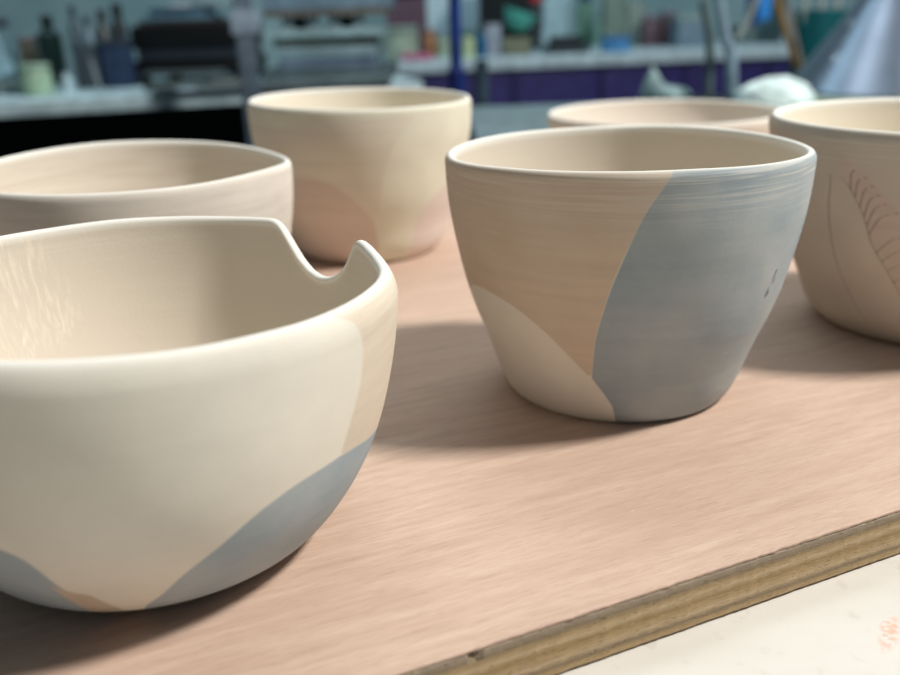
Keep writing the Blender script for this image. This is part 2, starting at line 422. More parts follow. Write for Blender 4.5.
def edge_mat():
    t = NT('plywood edge', 0.8, 0, 0.2)
    w = t.noise(t.coords((12, 25, 60), rot=(.5, .4, .3)), 6, 4)
    tc = t.n('ShaderNodeTexCoord'); sp = t.n('ShaderNodeSeparateXYZ'); t.l(tc.outputs['Object'], sp.inputs[0])
    z = t.math('ADD', sp.outputs['Z'], t.math('MULTIPLY', t.math('SUBTRACT', w, 0.5), 0.0009))
    zz = t.remap(z, -.0130, 0.0)
    P1 = lin((168, 140, 100)); P2 = lin((188, 160, 120)); P3 = lin((204, 178, 144)); P4 = lin((146, 128, 104)); P5 = lin((168, 152, 134))
    lay = t.ramp(zz, [(0.0, P3), (0.13, P2), (0.2, P4), (0.3, P3), (0.42, P2), (0.52, P1), (0.62, P3), (0.7, P2), (0.8, P4), (0.9, P5), (0.98, P4)])
    fib = t.noise(t.coords((22, 30, 420), rot=(.5, .3, .6)), 9, 4, 0.7)
    c = t.mix(t.remap(fib, 0.45, 0.75, 0, 0.55), lay, lin((112, 92, 58)))
    spk = t.noise(t.coords((200, 300, 700), rot=(.5, .6, .4)), 4, 3)
    c = t.mix(t.remap(spk, 0.62, 0.7, 0, 0.7), c, lin((70, 56, 40)))
    c = t.mix(t.remap(spk, 0.36, 0.28, 0, 0.5), c, lin((222, 204, 168)))
    t.color(c); t.bump(fib, 0.6, 0.0006); return t.m
TB = 0.0140
board = empty('plywood_board', (EDGE.x, EDGE.y, -TB), AX)
tag(board, 'pinkish plywood board with a rough sawn edge, carrying all the clay pots', 'board')
def slab(x0, x1, y0, y1, z0, z1, nx, rough, seed, chips=(), und=0.0001):
    """a board whose long front edge is slightly ragged"""
    b = bmesh.new(); rnd = random.Random(seed)
    cols = []
    off = 0
    for i in range(nx + 1):
        x = x0 + (x1 - x0) * i / nx
        off = off * 0.6 + rnd.uniform(-rough, rough)
        j1 = off; j2 = off * 0.5 + rnd.uniform(-rough, rough) * 0.5
        jm = j1
        for (cx, wd, dp) in chips:
            if abs(x - cx) < wd: j1 += dp * (1 - abs(x - cx) / wd)
        cols.append([b.verts.new((x, y0 + j2, z0 + und)), b.verts.new((x, y0 + (jm + j2) / 2 - rough * 0.4, z0 + (z1 - z0) * .82)), b.verts.new((x, y0 + j1, z1 - 0.00035)), b.verts.new((x, y0 + j1 + 0.0005, z1)),
                     b.verts.new((x, y1, z1)), b.verts.new((x, y1, z0)), b.verts.new((x, y0 + (0.006 if und > .0005 else .0002), z0)), b.verts.new((x, y0 + (0.005 if und > .0005 else .0001), z0 + und * .9))])
    for a, c in zip(cols, cols[1:]):
        m = len(a)
        for k in range(m): b.faces.new((a[k], a[(k + 1) % m], c[(k + 1) % m], c[k]))
    b.faces.new(cols[0]); b.faces.new(cols[-1][::-1])
    bmesh.ops.recalc_face_normals(b, faces=b.faces)
    return b
core = obj('plywood_core', slab(-.62, .62, 0, .50, 0.0, TB - .0008, 1400, .00011, 3, [(-.0400, .0016, .0022)], .0008), edge_mat(), board, sharp=18)
core.location = (0, 0, 0)
veneer = obj('face_veneer', slab(-.62, .62, .0001, .50, TB - .0008, TB, 1400, .00016, 5), ply_mat(), board, sharp=18)
# shift the edge shader frame: its object space starts at the underside, so plies count down from the top
m_edge = core.data.materials[0]
for nd in m_edge.node_tree.nodes:
    if nd.type == 'MAP_RANGE' and abs(nd.inputs[1].default_value + .0130) < 1e-6:
        nd.inputs[1].default_value = 0.0; nd.inputs[2].default_value = TB

# ------------------------------------------------------------------ work table under the board
def top_mat():
    t = NT('painted table top', 0.55, 0, 0.35)
    n1 = t.noise(t.coords((3, 8, 1), rot=(.3, .4, .5)), 9, 5); n2 = t.noise(t.coords(), 160, 4)
    c = t.ramp(n1, [(0.3, lin((214, 208, 198))), (0.7, lin((222, 217, 208)))])
    c = t.mix(t.remap(n2, 0.60, 0.7, 0, 0.3), c, lin((190, 176, 160)))
    n3 = t.noise(t.coords(), 34, 3)
    c = t.mix(t.remap(n3, 0.74, 0.76, 0, 0.6), c, lin((120, 112, 104)))
    # a smear of orange chalk near the right edge of the view
    p = at(889, 632, 0.14); d = at(889, 632, 1.0) - Vector((0, 0, HC)); k = (-TB - HC) / d.z; p = Vector((0, 0, HC)) + d * k
    tc = t.n('ShaderNodeTexCoord'); mp = t.n('ShaderNodeMapping'); mp.vector_type = 'TEXTURE'
    mp.inputs['Location'].default_value = (p.x, p.y, -FL - TB); mp.inputs['Rotation'].default_value = (0, 0, 1.0); mp.inputs['Scale'].default_value = (0.0085, 0.0024, 1)
    t.l(tc.outputs['Object'], mp.inputs['Vector'])
    ln = t.n('ShaderNodeVectorMath', operation='LENGTH'); t.l(mp.outputs[0], ln.inputs[0])
    sm = t.noise(t.coords((1, 1, 1)), 700, 3)
    w = t.math('MULTIPLY', t.remap(ln.outputs['Value'], 1.0, 0.5), t.remap(sm, 0.42, 0.58), clamp=True)
    c = t.mix(t.math('MULTIPLY', w, 0.6), c, lin((226, 158, 120)))
    t.color(c); t.bump(n2, 0.1, 0.0003); return t.m
FL = -0.92
wt = empty('work_table', (0, 0, FL))
tag(wt, 'cream painted work table under the plywood board', 'table')
bm = B(); box(bm, -.85, 1.25, -.45, .80, -FL - TB - .030, -FL - TB, 0.0015)
tt = obj('table_top', bm, top_mat(), wt)
for sx in (-.78, 1.18):
    for sy in (-.38, .73):
        bm = B(); box(bm, sx - .03, sx + .03, sy - .03, sy + .03, 0, -FL - TB - .0302, .003); obj('leg', bm, plain((150, 140, 124)), wt)
for nm, (a, b_, c_, d_) in (('apron', (-.80, 1.20, .715, .735)), ('apron', (-.80, 1.20, -.39, -.37))):
    bm = B(); box(bm, a + .055, b_ - .055, c_, d_, -FL - TB - .11, -FL - TB - .0302, .001); obj(nm, bm, plain((150, 140, 124)), wt)

# ------------------------------------------------------------------ room shell
bm = B(); box(bm, -3.0, 3.4, -1.6, 3.65, FL - .05, FL)
tag(obj('floor', bm, plain((92, 96, 98), .6), smooth=False), kind='structure')
bm = B(); box(bm, -3.0, 3.4, 3.65, 3.75, FL, 1.9)
def wall_mat():
    t = NT('wall paint', 0.8)
    n = t.noise(t.coords(), 2.2, 3)
    t.color(t.ramp(n, [(0.35, lin((132, 164, 170))), (0.65, lin((158, 186, 192)))])); return t.m
WM = wall_mat()
tag(obj('wall_back', bm, WM, smooth=False), kind='structure')
bm = B(); box(bm, -3.1, -3.0, -1.6, 3.75, FL, 1.9)
tag(obj('wall_left', bm, WM, smooth=False), kind='structure')
bm = B(); box(bm, -3.0, 3.4, 3.637, 3.65, FL, FL + .09, .002)
tag(obj('baseboard_back', bm, plain((170, 176, 178))), kind='structure')

# ------------------------------------------------------------------ counters along the back
def pt(px, py, z):
    """world point of a photo position lying on the level z"""
    d = at(px, py, 1.0) - Vector((0, 0, HC)); return Vector((0, 0, HC)) + d * ((z - HC) / d.z)
CT = 0.0        # the worktops stand level with the board
# left bench: white top, dark open frame
a = pt(0, 103, CT); b_ = pt(150, 95, CT); LA = math.atan2(b_.y - a.y, b_.x - a.x)
end = pt(392, 82, CT)
L0 = a; LL = (end - a).length + .06
bench = empty('workbench', (L0.x, L0.y, FL), LA)
tag(bench, 'left workbench with a pale top over shelves and back blackened as painted shade', 'workbench')
bm = B(); box(bm, -.75, LL, 0, .62, -FL - .024, -FL, .003); obj('bench_top', bm, plain((176, 197, 203), .45), bench)
for x in (-.70, LL - .05):
    for y in (.05, .56):
        bm = B(); box(bm, x - .025, x + .025, y - .025, y + .025, 0, -FL - .0242, .002); obj('leg', bm, plain((22, 24, 26)), bench)
bm = B(); box(bm, -.66, LL - .09, .535, .55, .06, -FL - .0242); obj('shade_panel', bm, plain((10, 12, 14)), bench)  # near-black sheet paints the shade of the void under the bench
for zz in (.30, .62):
    bm = B(); box(bm, -.66, LL - .09, .08, .53, zz, zz + .018, .001); obj('shelf', bm, plain((16, 18, 20)), bench)  # shelves near-black as well, the under-bench shade put into their colour
def lp(px, py, dy):   # a point on the left bench, dy behind its front edge, under a photo column
    p = pt(px, py, CT)
    return p

# right counter: worktop on purple cabinets
a = pt(400, 62, CT); b_ = pt(790, 46, CT); RA = math.atan2(b_.y - a.y, b_.x - a.x)
cab = empty('base_cabinet', (a.x, a.y, FL), RA)
tag(cab, 'long run of purple cabinets under the pale worktop at the back', 'cabinet')
bm = B(); box(bm, -.20, 1.8, .03, .60, .08, -FL - .0322, .002); obj('carcass', bm, plain((34, 30, 66), .5), cab)
bm = B(); box(bm, -.18, 1.78, .07, .58, 0, .0798); obj('plinth', bm, plain((30, 30, 40), .5), cab)
PUR = plain((47, 42, 96), .45)
x = -.19
k = 0
while x < 1.6:
    w = .255
    bm = B(); box(bm, x, x + w - .006, .010, .0298, .10, -FL - .04, .002)
    dr = obj('door', bm, PUR, cab)
    hx = x + (w - .04 if k % 2 == 0 else .035)
    bm = B(); tube(bm, [(hx, .0095, .60), (hx, -.012, .61), (hx, -.012, .70), (hx, .0095, .71)], .004, 8); obj('handle', bm, plain((120, 124, 130), .4, .9), dr)
    x += w; k += 1
wk = obj('worktop', box(B(), -.22, 1.82, 0, .64, 0, .032, .003), plain((180, 199, 207), .4)); wk.location = (a.x, a.y, -.032); wk.rotation_euler = (0, 0, RA)
tag(wk, 'pale grey-blue worktop over the purple cabinets', 'worktop')

# grey table between, at the right, on which the cone and cloth rest
TZ = -.014
gt = empty('side_table', (0.036, .86, FL))
tag(gt, 'blue-grey side table behind the work table, under the metal cone', 'table')
bm = B(); box(bm, 0, 1.15, 0, .50, -FL + TZ - .022, -FL + TZ, .002); obj('table_top', bm, plain((112, 128, 132), .45), gt)
for x in (.04, 1.11):
    for y in (.04, .46):
        bm = B(); box(bm, x - .02, x + .02, y - .02, y + .02, 0, -FL + TZ - .0222, .002); obj('leg', bm, plain((70, 78, 84), .5), gt)

# ------------------------------------------------------------------ things seen out of focus
def prof_jar(r, h, neck=0.8, lid=0.12):
    return [(0, 0), (r * .92, 0), (r, h * .03), (r, h * (0.86 - lid)), (r * neck, h * (0.94 - lid)), (r * neck, h * (1 - lid)), (0, h * (1 - lid))]
def jar(px0, py0, px1, py1, z, rgb, label, lidrgb=None, name='jar', cat='jar', neck=.82, rough=.35, Y=None, group=None):
    """jar or bottle standing on level z, spanning a photo box; its depth follows from where its foot stands"""
    base = at((px0 + px1) / 2, py1, Y) if Y else pt((px0 + px1) / 2, py1, z)
    sc = (at(px1, py1, base.y) - at(px0, py1, base.y)).length
    h = (at((px0 + px1) / 2, py0, base.y) - at((px0 + px1) / 2, py1, base.y)).length; r = sc / 2
    e = empty(name, (base.x, base.y + r * .0, z)); tag(e, label, cat, group)
    if lidrgb:
        obj('body', lathe(B(), prof_jar(r, h, neck, .14), 28), plain(rgb, rough), e)
        hz = h * .86
        obj('lid', lathe(B(), [(0, hz), (r * neck * 1.06, hz), (r * neck * 1.1, hz + h * .02), (r * neck * 1.1, h * .98), (r * neck, h), (0, h)], 28), plain(lidrgb, .4), e)
    else:
        t_ = max(r * .08, .0015)
        obj('body', lathe(B(), [(0, 0), (r * .85, 0), (r * .95, h * .04), (r, h * .5), (r * .98, h), (r * .98 - t_, h), (r - t_, h * .5), (r * .9 - t_, h * .07), (0, h * .06)], 28), plain(rgb, rough), e)
    return e
def boxthing(name, px0, py0, px1, py1, z, depth, rgb, label, cat, rz=0, lidrgb=None, rough=.6, tilt=0, bev=.002, group=None):
    base = pt((px0 + px1) / 2, py1, z)
    w = (at(px1, py1, base.y) - at(px0, py1, base.y)).length
    h = (at((px0 + px1) / 2, py0, base.y) - at((px0 + px1) / 2, py1, base.y)).length
    if lidrgb:
        e = empty(name, (base.x, base.y, z), rz); tag(e, label, cat, group)
        obj('body', box(B(), -w / 2, w / 2, 0, depth, 0, h * .86, bev), plain(rgb, rough), e)
        obj('lid', box(B(), -w / 2 - .002, w / 2 + .002, -.002, depth + .002, h * .862, h, bev), plain(lidrgb, rough), e)
        e.rotation_euler = (0, tilt, rz)
        return e
    o = obj(name, box(B(), -w / 2, w / 2, 0, depth, 0, h, bev), plain(rgb, rough)); o.location = (base.x, base.y, z); o.rotation_euler = (0, tilt, rz)
    return tag(o, label, cat, group)

# left bench, left to right (foot rows between y 86 and 96 of the photo stand on the bench)
jar(24, 64, 54, 95, CT, (150, 178, 152), 'squat pale green jar standing on the left workbench', lidrgb=(158, 180, 160), neck=.9)
jar(63, 73, 75, 93, CT, (176, 196, 205), 'small white bottle right of the pale green jar', lidrgb=(190, 205, 212), name='bottle', cat='bottle', neck=.5)
jar(46, 16, 69, 84.5, CT, (22, 42, 40), 'tall dark green bottle behind the pale green jar', lidrgb=(14, 26, 26), name='bottle', cat='bottle', neck=.45)
jar(26, 38, 45, 84, CT, (104, 98, 84), 'brown-olive jar behind the pale green jar, left of the dark green bottle', lidrgb=(120, 104, 100))
jar(78, 6, 90, 84, CT, (74, 92, 100), 'tall slate bottle right of the dark green bottle', lidrgb=(60, 76, 84), name='bottle', cat='bottle', neck=.5)
jar(104, 10, 119, 83, CT, (70, 74, 76), 'tall grey-brown bottle left of the black printer', lidrgb=(52, 52, 54), name='bottle', cat='bottle', neck=.5)
boxthing('storage_box', 78, 44, 104, 88.5, CT, .10, (74, 84, 92), 'slate grey box behind the leaning paintbrush', 'box', lidrgb=(84, 94, 104))
boxthing('storage_box', 106, 40, 130, 88, CT, .05, (44, 60, 88), 'dark blue box left of the black printer', 'box', lidrgb=(50, 60, 74))
boxthing('paper_pad', -14, 84, 22, 95, CT, .13, (146, 160, 160), 'pad of pale paper at the left end of the workbench', 'paper pad', lidrgb=(104, 114, 110))
# a pale panel leaning at far left
p0 = pt(-6, 88, CT)
pan = obj('canvas_board', box(B(), -.05, .05, 0, .006, 0, .13, .001), plain((138, 170, 182), .5)); pan.location = p0 + Vector((0, 0, .0165)); pan.rotation_euler = (-.18, -.32, LA)
tag(pan, 'pale blue canvas board leaning at the far left of the workbench', 'canvas board')
def brush(px0, py0, px1, py1, z, rgb, label, tiprgb=(60, 50, 44), r=.003, lean=.04, name='paintbrush', cat='paintbrush', group=None):
    base = pt(px0, py0, z); top = at(px1, py1, base.y + lean)
    e = empty(name, tuple(base)); tag(e, label, cat, group)
    v = top - base; base = Vector((0, 0, r * .3))
    obj('handle', tube(B(), [base, base + v * .45, base + v * .8], r, 10, r * 1.3), plain(rgb, .4), e)
    obj('ferrule', tube(B(), [base + v * .801, base + v * .87], r * 1.35, 10, r * 1.5), plain((170, 174, 178), .3, .9), e)
    obj('bristles', tube(B(), [base + v * .871, base + v * .94, base + v], r * 1.4, 10, r * .5), plain(tiprgb, .8), e)
    return e
brush(101, 91, 90, 58, CT, (178, 182, 186), 'short white-handled brush leaning against the slate grey box', tiprgb=(150, 150, 156), lean=.012)

jar(4, 18, 20, 84, CT, (96, 122, 130), 'blue-grey jar at the far left, behind the paper pad', lidrgb=(60, 72, 80))
jar(90, 16, 103, 83.5, CT, (104, 128, 140), 'pale grey bottle behind the slate grey box', lidrgb=(70, 84, 94), name='bottle', cat='bottle', neck=.5)
jar(120, 4, 134, 82, CT, (34, 42, 48), 'tall black bottle just left of the printer', lidrgb=(28, 34, 38), name='bottle', cat='bottle', neck=.6)
# black printer with stuff on top
bp = pt(190, 84, CT)
pr = empty('printer', (bp.x, bp.y, CT), 0); tag(pr, 'black printer with two slots on the left workbench', 'printer')
pw = (at(246, 80, bp.y) - at(134, 80, bp.y)).length / 2; ph_ = lambda a, b: (at(190, a, bp.y) - at(190, b, bp.y)).length
zt_ = ph_(25, 84)
BLK = plain((12, 13, 15), .45)
obj('body', box(B(), -pw, pw, .0, .26, .016, zt_ * .42, .008), BLK, pr)
obj('scanner_unit', box(B(), -pw * .97, pw * .97, .004, .255, zt_ * .62, zt_, .008), BLK, pr)
obj('front_panel', box(B(), -pw * .9, pw * .92, .012, .25, zt_ * .4205, zt_ * .6195, .003), plain((44, 54, 64), .5), pr)
obj('lid', box(B(), -pw * .85, pw * .9, .02, .25, zt_ + .0003, zt_ + .008, .003), plain((58, 48, 46), .5), pr)
obj('paper_tray', box(B(), -pw * .7, pw * .7, -.05, -.0005, .02, .028, .002), plain((74, 82, 84), .5), pr)
for sx in (-.9, .9):
    for sy in (.02, .24): obj('foot', box(B(), sx * pw * .95 - .012, sx * pw * .95 + .012, sy - .01, sy + .012, 0, .0158, .002), plain((30, 32, 34)), pr)
# things lying on the printer
PZ = CT + zt_ + .0085
def onto(px, py): 
    q = at(px, py, bp.y + .08); return q
def stackbox(name, pxa, pxb, dep, h, z0, rgb, label, cat, lidrgb=None, y=None):
    q0 = at(pxa, 20, (y or bp.y + .07)); q1 = at(pxb, 20, (y or bp.y + .07)); w = (q1 - q0).length
    o = obj(name, box(B(), -w / 2, w / 2, 0, dep, 0, h, .002), plain(rgb, .5)); o.location = ((q0.x + q1.x) / 2, q0.y, z0)
    return tag(o, label, cat)
stackbox('folder', 141, 212, .12, .010, PZ, (90, 124, 142), 'blue-grey folder lying directly on the black printer', 'folder')
stackbox('book', 150, 205, .11, .014, PZ + .0104, (64, 92, 114), 'darker blue book on the folder on the printer', 'book')
stackbox('paper_box', 196, 226, .07, .020, PZ + .0248, (142, 170, 178), 'pale box on the pile on the printer, at its right', 'box')
stackbox('mirror_tile', 172, 192, .05, .007, PZ + .0248, (196, 206, 214), 'small white tile on the pile on the printer', 'tile')
# boards in front of the printer
boxthing('wood_offcut', 146, 84, 205, 91, CT, .045, (84, 94, 92), 'grey offcut of board lying in front of the printer, left', 'offcut', rz=LA)
boxthing('wood_offcut', 212, 80, 246, 90, CT, .045, (100, 104, 102), 'thicker grey-brown offcut right of the other, by the steel upright', 'offcut', rz=LA)
gb0 = pt(152, 95.5, CT); gb1 = pt(390, 82.5, CT)
o = obj('long_board', box(B(), 0, (gb1 - gb0).length, 0, .045, 0, .011, .001), plain((92, 106, 110), .7)); o.location = (gb0.x + .003, gb0.y + .002, CT); o.rotation_euler = (0, 0, LA)
tag(o, 'long narrow grey board lying along the front edge of the workbench', 'board')
boxthing('ceramic_tile', 178, 88.5, 196, 91.5, CT + .0112, .025, (150, 172, 184), 'pale tile on the bench edge in front of the printer', 'tile', rz=LA)

# steel upright of shelving, standing on the floor in front of the bench
ub = at(251, 60, 1.47)
upr = empty('shelf_upright', (ub.x, ub.y - .02, FL), LA); tag(upr, 'grey steel upright rising between the black printer and the kiln shelves', 'shelving upright')
GS = plain((104, 120, 134), .4, .3)
bm = B(); box(bm, -.014, .014, 0, .003, .004, 1.35, .0005); box(bm, -.014, -.011, .0032, .02, .004, 1.35, .0005); box(bm, .011, .014, .0032, .02, .004, 1.35, .0005)
obj('post', bm, GS, upr)
obj('foot_plate', box(B(), -.025, .025, -.01, .028, 0, .0038, .001), GS, upr)
bk = at(251, 22, 1.47)
obj('bracket', box(B(), -.022, .022, -.004, -.0002, bk.z - FL - .018, bk.z - FL + .018, .002), plain((140, 156, 172), .4, .3), upr)

# stack of kiln shelves with props between
YS = 1.78
sb = pt(325, 80.5, CT); YS = sb.y
def layer(pxa, pxb, pya, pyb):
    a_ = at(pxa, (pya + pyb) / 2, YS); b2 = at(pxb, (pya + pyb) / 2, YS)
    return (a_.x + b2.x) / 2, b2.x - a_.x
ztop = CT
stack = [  # x range, thickness px, colour, label, category
    (262, 392, 11.5, (78, 92, 96), 'lowest and widest slab of the stack right of the steel upright', 'kiln_shelf'),
    (278, 376, 10.5, (100, 116, 134), 'blue-grey slab second from the bottom of the stack', 'kiln_shelf'),
    (281, 374, 11.0, (124, 146, 152), 'pale slab third from the bottom of the stack', 'kiln_shelf'),
    (272, 374, 8.5, (84, 92, 84), 'olive-brown slab in the middle of the stack', 'kiln_shelf'),
    (262, 382, 8.0, (146, 172, 176), 'palest slab, carrying the row of short props', 'kiln_shelf')]
for i, (xa, xb, th, rgb, lb_, nm) in enumerate(stack):
    cx, w = layer(xa, xb, 60 - i * 10, 60 - i * 10 + 8)
    h = th / (F / YS * 1.05)
    rz_ = [.0, .03, -.02, .03, .0][i]
    o = obj(nm, box(B(), -w / 2, w / 2, -.0, .26, 0, h - .0006, .002), plain(rgb, .7)); o.location = (cx, YS + [0, .01, .006, .012, .0][i], ztop); o.rotation_euler = (0, 0, rz_)
    tag(o, lb_, 'kiln shelf', 'slabs of the stack on the left workbench')
    ztop += h
hp = 11.5 / (F / YS * 1.05)
names = ['leftmost of the four pale props between the two top slabs', 'second from left of the four pale props in the stack', 'third from left of the four pale props in the stack', 'rightmost of the four pale props between the two top slabs']
for i, px in enumerate((288, 312, 335, 358)):
    cx = at(px, 20, YS + .03).x
    o = obj('kiln_prop', lathe(B(), [(0, 0), (.0135, 0), (.0145, .002), (.0115, .005), (.0115, hp - .005), (.0145, hp - .0026), (.0135, hp - .0006), (0, hp - .0006)], 20), plain((150, 172, 178), .7)); o.location = (cx, YS + .03, ztop)
    tag(o, names[i], 'kiln prop', 'props in the stack')
for i, px in enumerate((300, 346)):
    cx = at(px, 20, YS + .2).x
    o = obj('kiln_prop', lathe(B(), [(0, 0), (.014, 0), (.014, hp - .0006), (0, hp - .0006)], 20), plain((40, 62, 92), .6)); o.location = (cx, YS + .2, ztop)
    tag(o, ['dark blue prop at the back of the stack, left one', 'dark blue prop at the back of the stack, right one'][i], 'kiln prop', 'props in the stack')
ztop += hp
cx, w = layer(262, 388, 6, 14); h = 6 / (F / YS)
o = obj('kiln_shelf', box(B(), -w / 2, w / 2, 0, .26, 0, h - .0006, .002), plain((104, 98, 90), .7)); o.location = (cx, YS, ztop); tag(o, 'brownish slab resting on the row of props', 'kiln shelf', 'slabs of the stack on the left workbench'); ztop += h
h = 16 / (F / YS)
o = obj('kiln_shelf', box(B(), -w / 2 * .98, w / 2 * 1.02, 0, .26, 0, h - .0006, .003), plain((112, 136, 152), .7)); o.location = (cx, YS, ztop); tag(o, 'thick grey-blue slab topmost of the stack', 'kiln shelf', 'slabs of the stack on the left workbench')

# blue post and teal-grey leg
bp_ = at(456, 60, 1.20)
po = empty('blue_post', (bp_.x, 1.20, FL)); tag(po, 'dark blue metal post rising behind the pink and cream cup', 'post')
NB = plain((20, 40, 108), .4)
zj = at(456, 70, 1.2).z
obj('lower_tube', lathe(B(), [(0, .006), (.0115, .006), (.0115, zj - FL), (.0085, zj - FL + .004), (0, zj - FL + .004)], 24), NB, po)
obj('upper_tube', lathe(B(), [(0, zj - FL + .0041), (.0078, zj - FL + .0041), (.0078, 1.3), (0, 1.3)], 24), plain((28, 52, 118), .4), po)
obj('base_plate', lathe(B(), [(0, 0), (.022, 0), (.022, .004), (.014, .0058), (0, .0058)], 32), NB, po)
q = at(482, 74, 1.62)
st = empty('tripod_stand', (q.x, 1.62, FL)); tag(st, 'thin slate-grey stand just right of the dark blue post', 'stand')
zq = at(480, 60, 1.62).z - FL
obj('column', lathe(B(), [(0, .05), (.012, .05), (.012, zq), (0, zq)], 20), plain((58, 76, 88), .5), st)
for k in range(3):
    a_ = k * 2.094 + .5
    obj('leg', tube(B(), [(.011 * math.cos(a_), .011 * math.sin(a_), .10), (13e-2 * math.cos(a_), 13e-2 * math.sin(a_), .006)], .006, 10), plain((58, 76, 88), .5), st)

# --- on the far worktop
D = .60
boxthing('storage_box', 388, -12, 428, 56.5, CT, .08, (92, 70, 84), 'maroon storage box behind the round pale tin', 'box', lidrgb=(24, 32, 38))
jar(384, 26, 419, 59.3, CT, (150, 166, 150), 'round pale green tin in front of the maroon box, right of the slab stack', lidrgb=(140, 160, 150), neck=.97, name='tin', cat='tin')
boxthing('folded_cloth', 402, 54, 432, 60.2, CT, .05, (176, 92, 126), 'folded magenta cloth on the far worktop left of the blue post', 'cloth')
jar(424, 30, 437, 57.2, CT, (166, 118, 84), 'orange-brown jar left of the blue post', lidrgb=(150, 108, 84))
jar(437, 36, 450, 57, CT, (158, 172, 150), 'pale jar just left of the blue post', lidrgb=(168, 182, 170))
jar(462, 33, 475, 58, CT, (176, 192, 150), 'pale yellow-green jar just right of the blue post', lidrgb=(110, 130, 112))
jar(475, 32, 487, 57, CT, (30, 98, 138), 'teal-blue bottle on the far worktop', lidrgb=(40, 84, 110), name='bottle', cat='bottle', neck=.55)
boxthing('carton', 486, 24, 501, 56, CT, .05, (150, 158, 172), 'narrow pale lilac-grey carton right of the teal-blue bottle', 'carton')
boxthing('crate', 503, 38, 531, 55.5, CT, .10, (116, 118, 98), 'beige crate under the turquoise bowl', 'crate')
cb = pt(517, 55.5, CT); zc = at(517, 38, cb.y).z
tb_ = obj('mixing_bowl', lathe(B(), [(0, 0), (.018, 0), (.022, .002), (.042, .03), (.050, .055), (.048, .056), (.039, .031), (.018, .005), (0, .004)], 36), plain((92, 186, 170), .35))
tb_.location = (cb.x + .000, cb.y + .055, zc + .0165); tb_.rotation_euler = (.0, .32, 0)
tag(tb_, 'turquoise bowl tipped on top of the beige crate', 'bowl')
boxthing('cabinet', 484, -40, 541, 50, CT, .22, (10, 20, 24), 'small black cabinet at the back of the far worktop', 'cabinet', lidrgb=(14, 22, 26)).location.y += .16
jar(529, -6, 542, 49.5, CT, (60, 62, 66), 'dark bottle with a red cap in front of the black cabinet', lidrgb=(176, 44, 44), name='bottle', cat='bottle', neck=.9)
q = pt(552, 52.5, CT)
o = obj('leaning_board', box(B(), -.036, .036, 0, .012, 0, .17, .002), plain((146, 176, 186), .6)); o.location = q; o.rotation_euler = (-.12, .14, RA)
tag(o, 'pale blue-white board leaning on the far worktop, right of the turquoise bowl', 'board')
o = empty('tray', tuple(pt(571, 53.5, CT)), RA); tag(o, 'black shallow tray in front of the leaning pale board', 'tray')
obj('base', box(B(), -.058, .058, 0, .09, 0, .022, .002), plain((52, 62, 66), .5), o)
obj('rim', box(B(), -.046, .046, .012, .08, .0222, .046, .012), plain((20, 30, 34), .5), o)
jar(577, -6, 592, 46, CT, (96, 134, 118), 'green bottle with a navy cap behind the black tray', lidrgb=(20, 60, 106), name='bottle', cat='bottle', neck=.8)
jar(592, 14, 604, 46.5, CT, (124, 160, 150), 'pale green bottle between the green bottle and the blue tub', lidrgb=(120, 150, 140), name='bottle', cat='bottle', neck=.5)
e = jar(601, 37, 630, 52, CT, (84, 142, 190), 'low bright blue tub on the far worktop edge', lidrgb=(40, 118, 190), neck=.99, name='tub', cat='tub')
boxthing('paper_bag', 604, -8, 626, 46.5, CT, .07, (118, 134, 124), 'grey-green paper bag behind the blue tub', 'bag', tilt=0, bev=.006)
boxthing('paper_bag', 627, 2, 645, 46, CT, .07, (134, 148, 140), 'lighter grey-green bag between the blue tub and the mauve jars', 'bag', tilt=0, bev=.006)
jar(640, 14, 658, 46.5, CT, (92, 74, 82), 'left mauve-brown jar on the far worktop', lidrgb=(136, 130, 142))
jar(658, 10, 676, 46, CT, (86, 68, 74), 'right mauve-brown jar on the far worktop', lidrgb=(128, 122, 134))
boxthing('storage_box', 678, 16, 708, 47, CT, .12, (112, 134, 148), 'grey-blue box right of the mauve jars', 'box', lidrgb=(146, 160, 158))
boxthing('storage_box', 738, 26, 758, 43.5, CT, .10, (92, 112, 112), 'small dull green box right of the forked stand', 'box', lidrgb=(110, 122, 114))
jar(757, 20, 772, 43, CT, (58, 84, 88), 'dark green jar left of the ochre stick', lidrgb=(78, 100, 100))
jar(768, -6, 781, 43, CT, (64, 82, 84), 'tall dull green bottle behind the ochre stick', lidrgb=(60, 90, 90), name='bottle', cat='bottle')
jar(756, -14, 769, 40.5, CT, (70, 160, 250), 'tall bright blue bottle added in place of a bright screen, behind the dark green jar', lidrgb=(70, 170, 255), name='bottle', cat='bottle')  # added bottle stands in for a bright blue screen
jar(744, -14, 755, 40.5, CT, (20, 60, 130), 'tall navy bottle left of the bright blue bottle', name='bottle', cat='bottle', neck=.9)
# sheets of paper fixed to the wall
def sheet(pxa, pya, pxb, pyb, rgb, label):
    a_ = at(pxa, pyb, 3.645); b2 = at(pxb, pya, 3.645)
    o = obj('paper_sheet', box(B(), -(b2.x - a_.x) / 2, (b2.x - a_.x) / 2, -.002, 0, 0, b2.z - a_.z), plain(rgb, .8, var=.03), smooth=False); o.location = ((a_.x + b2.x) / 2, 3.6506, a_.z)
    tag(o, label, 'paper sheet', 'sheets of paper on the back wall'); return o
sheet(428, -60, 449, 34, (216, 238, 248), 'pale sheet on the wall left of the blue post')
sheet(459, -60, 484, 30, (204, 228, 240), 'pale sheet on the wall right of the blue post')

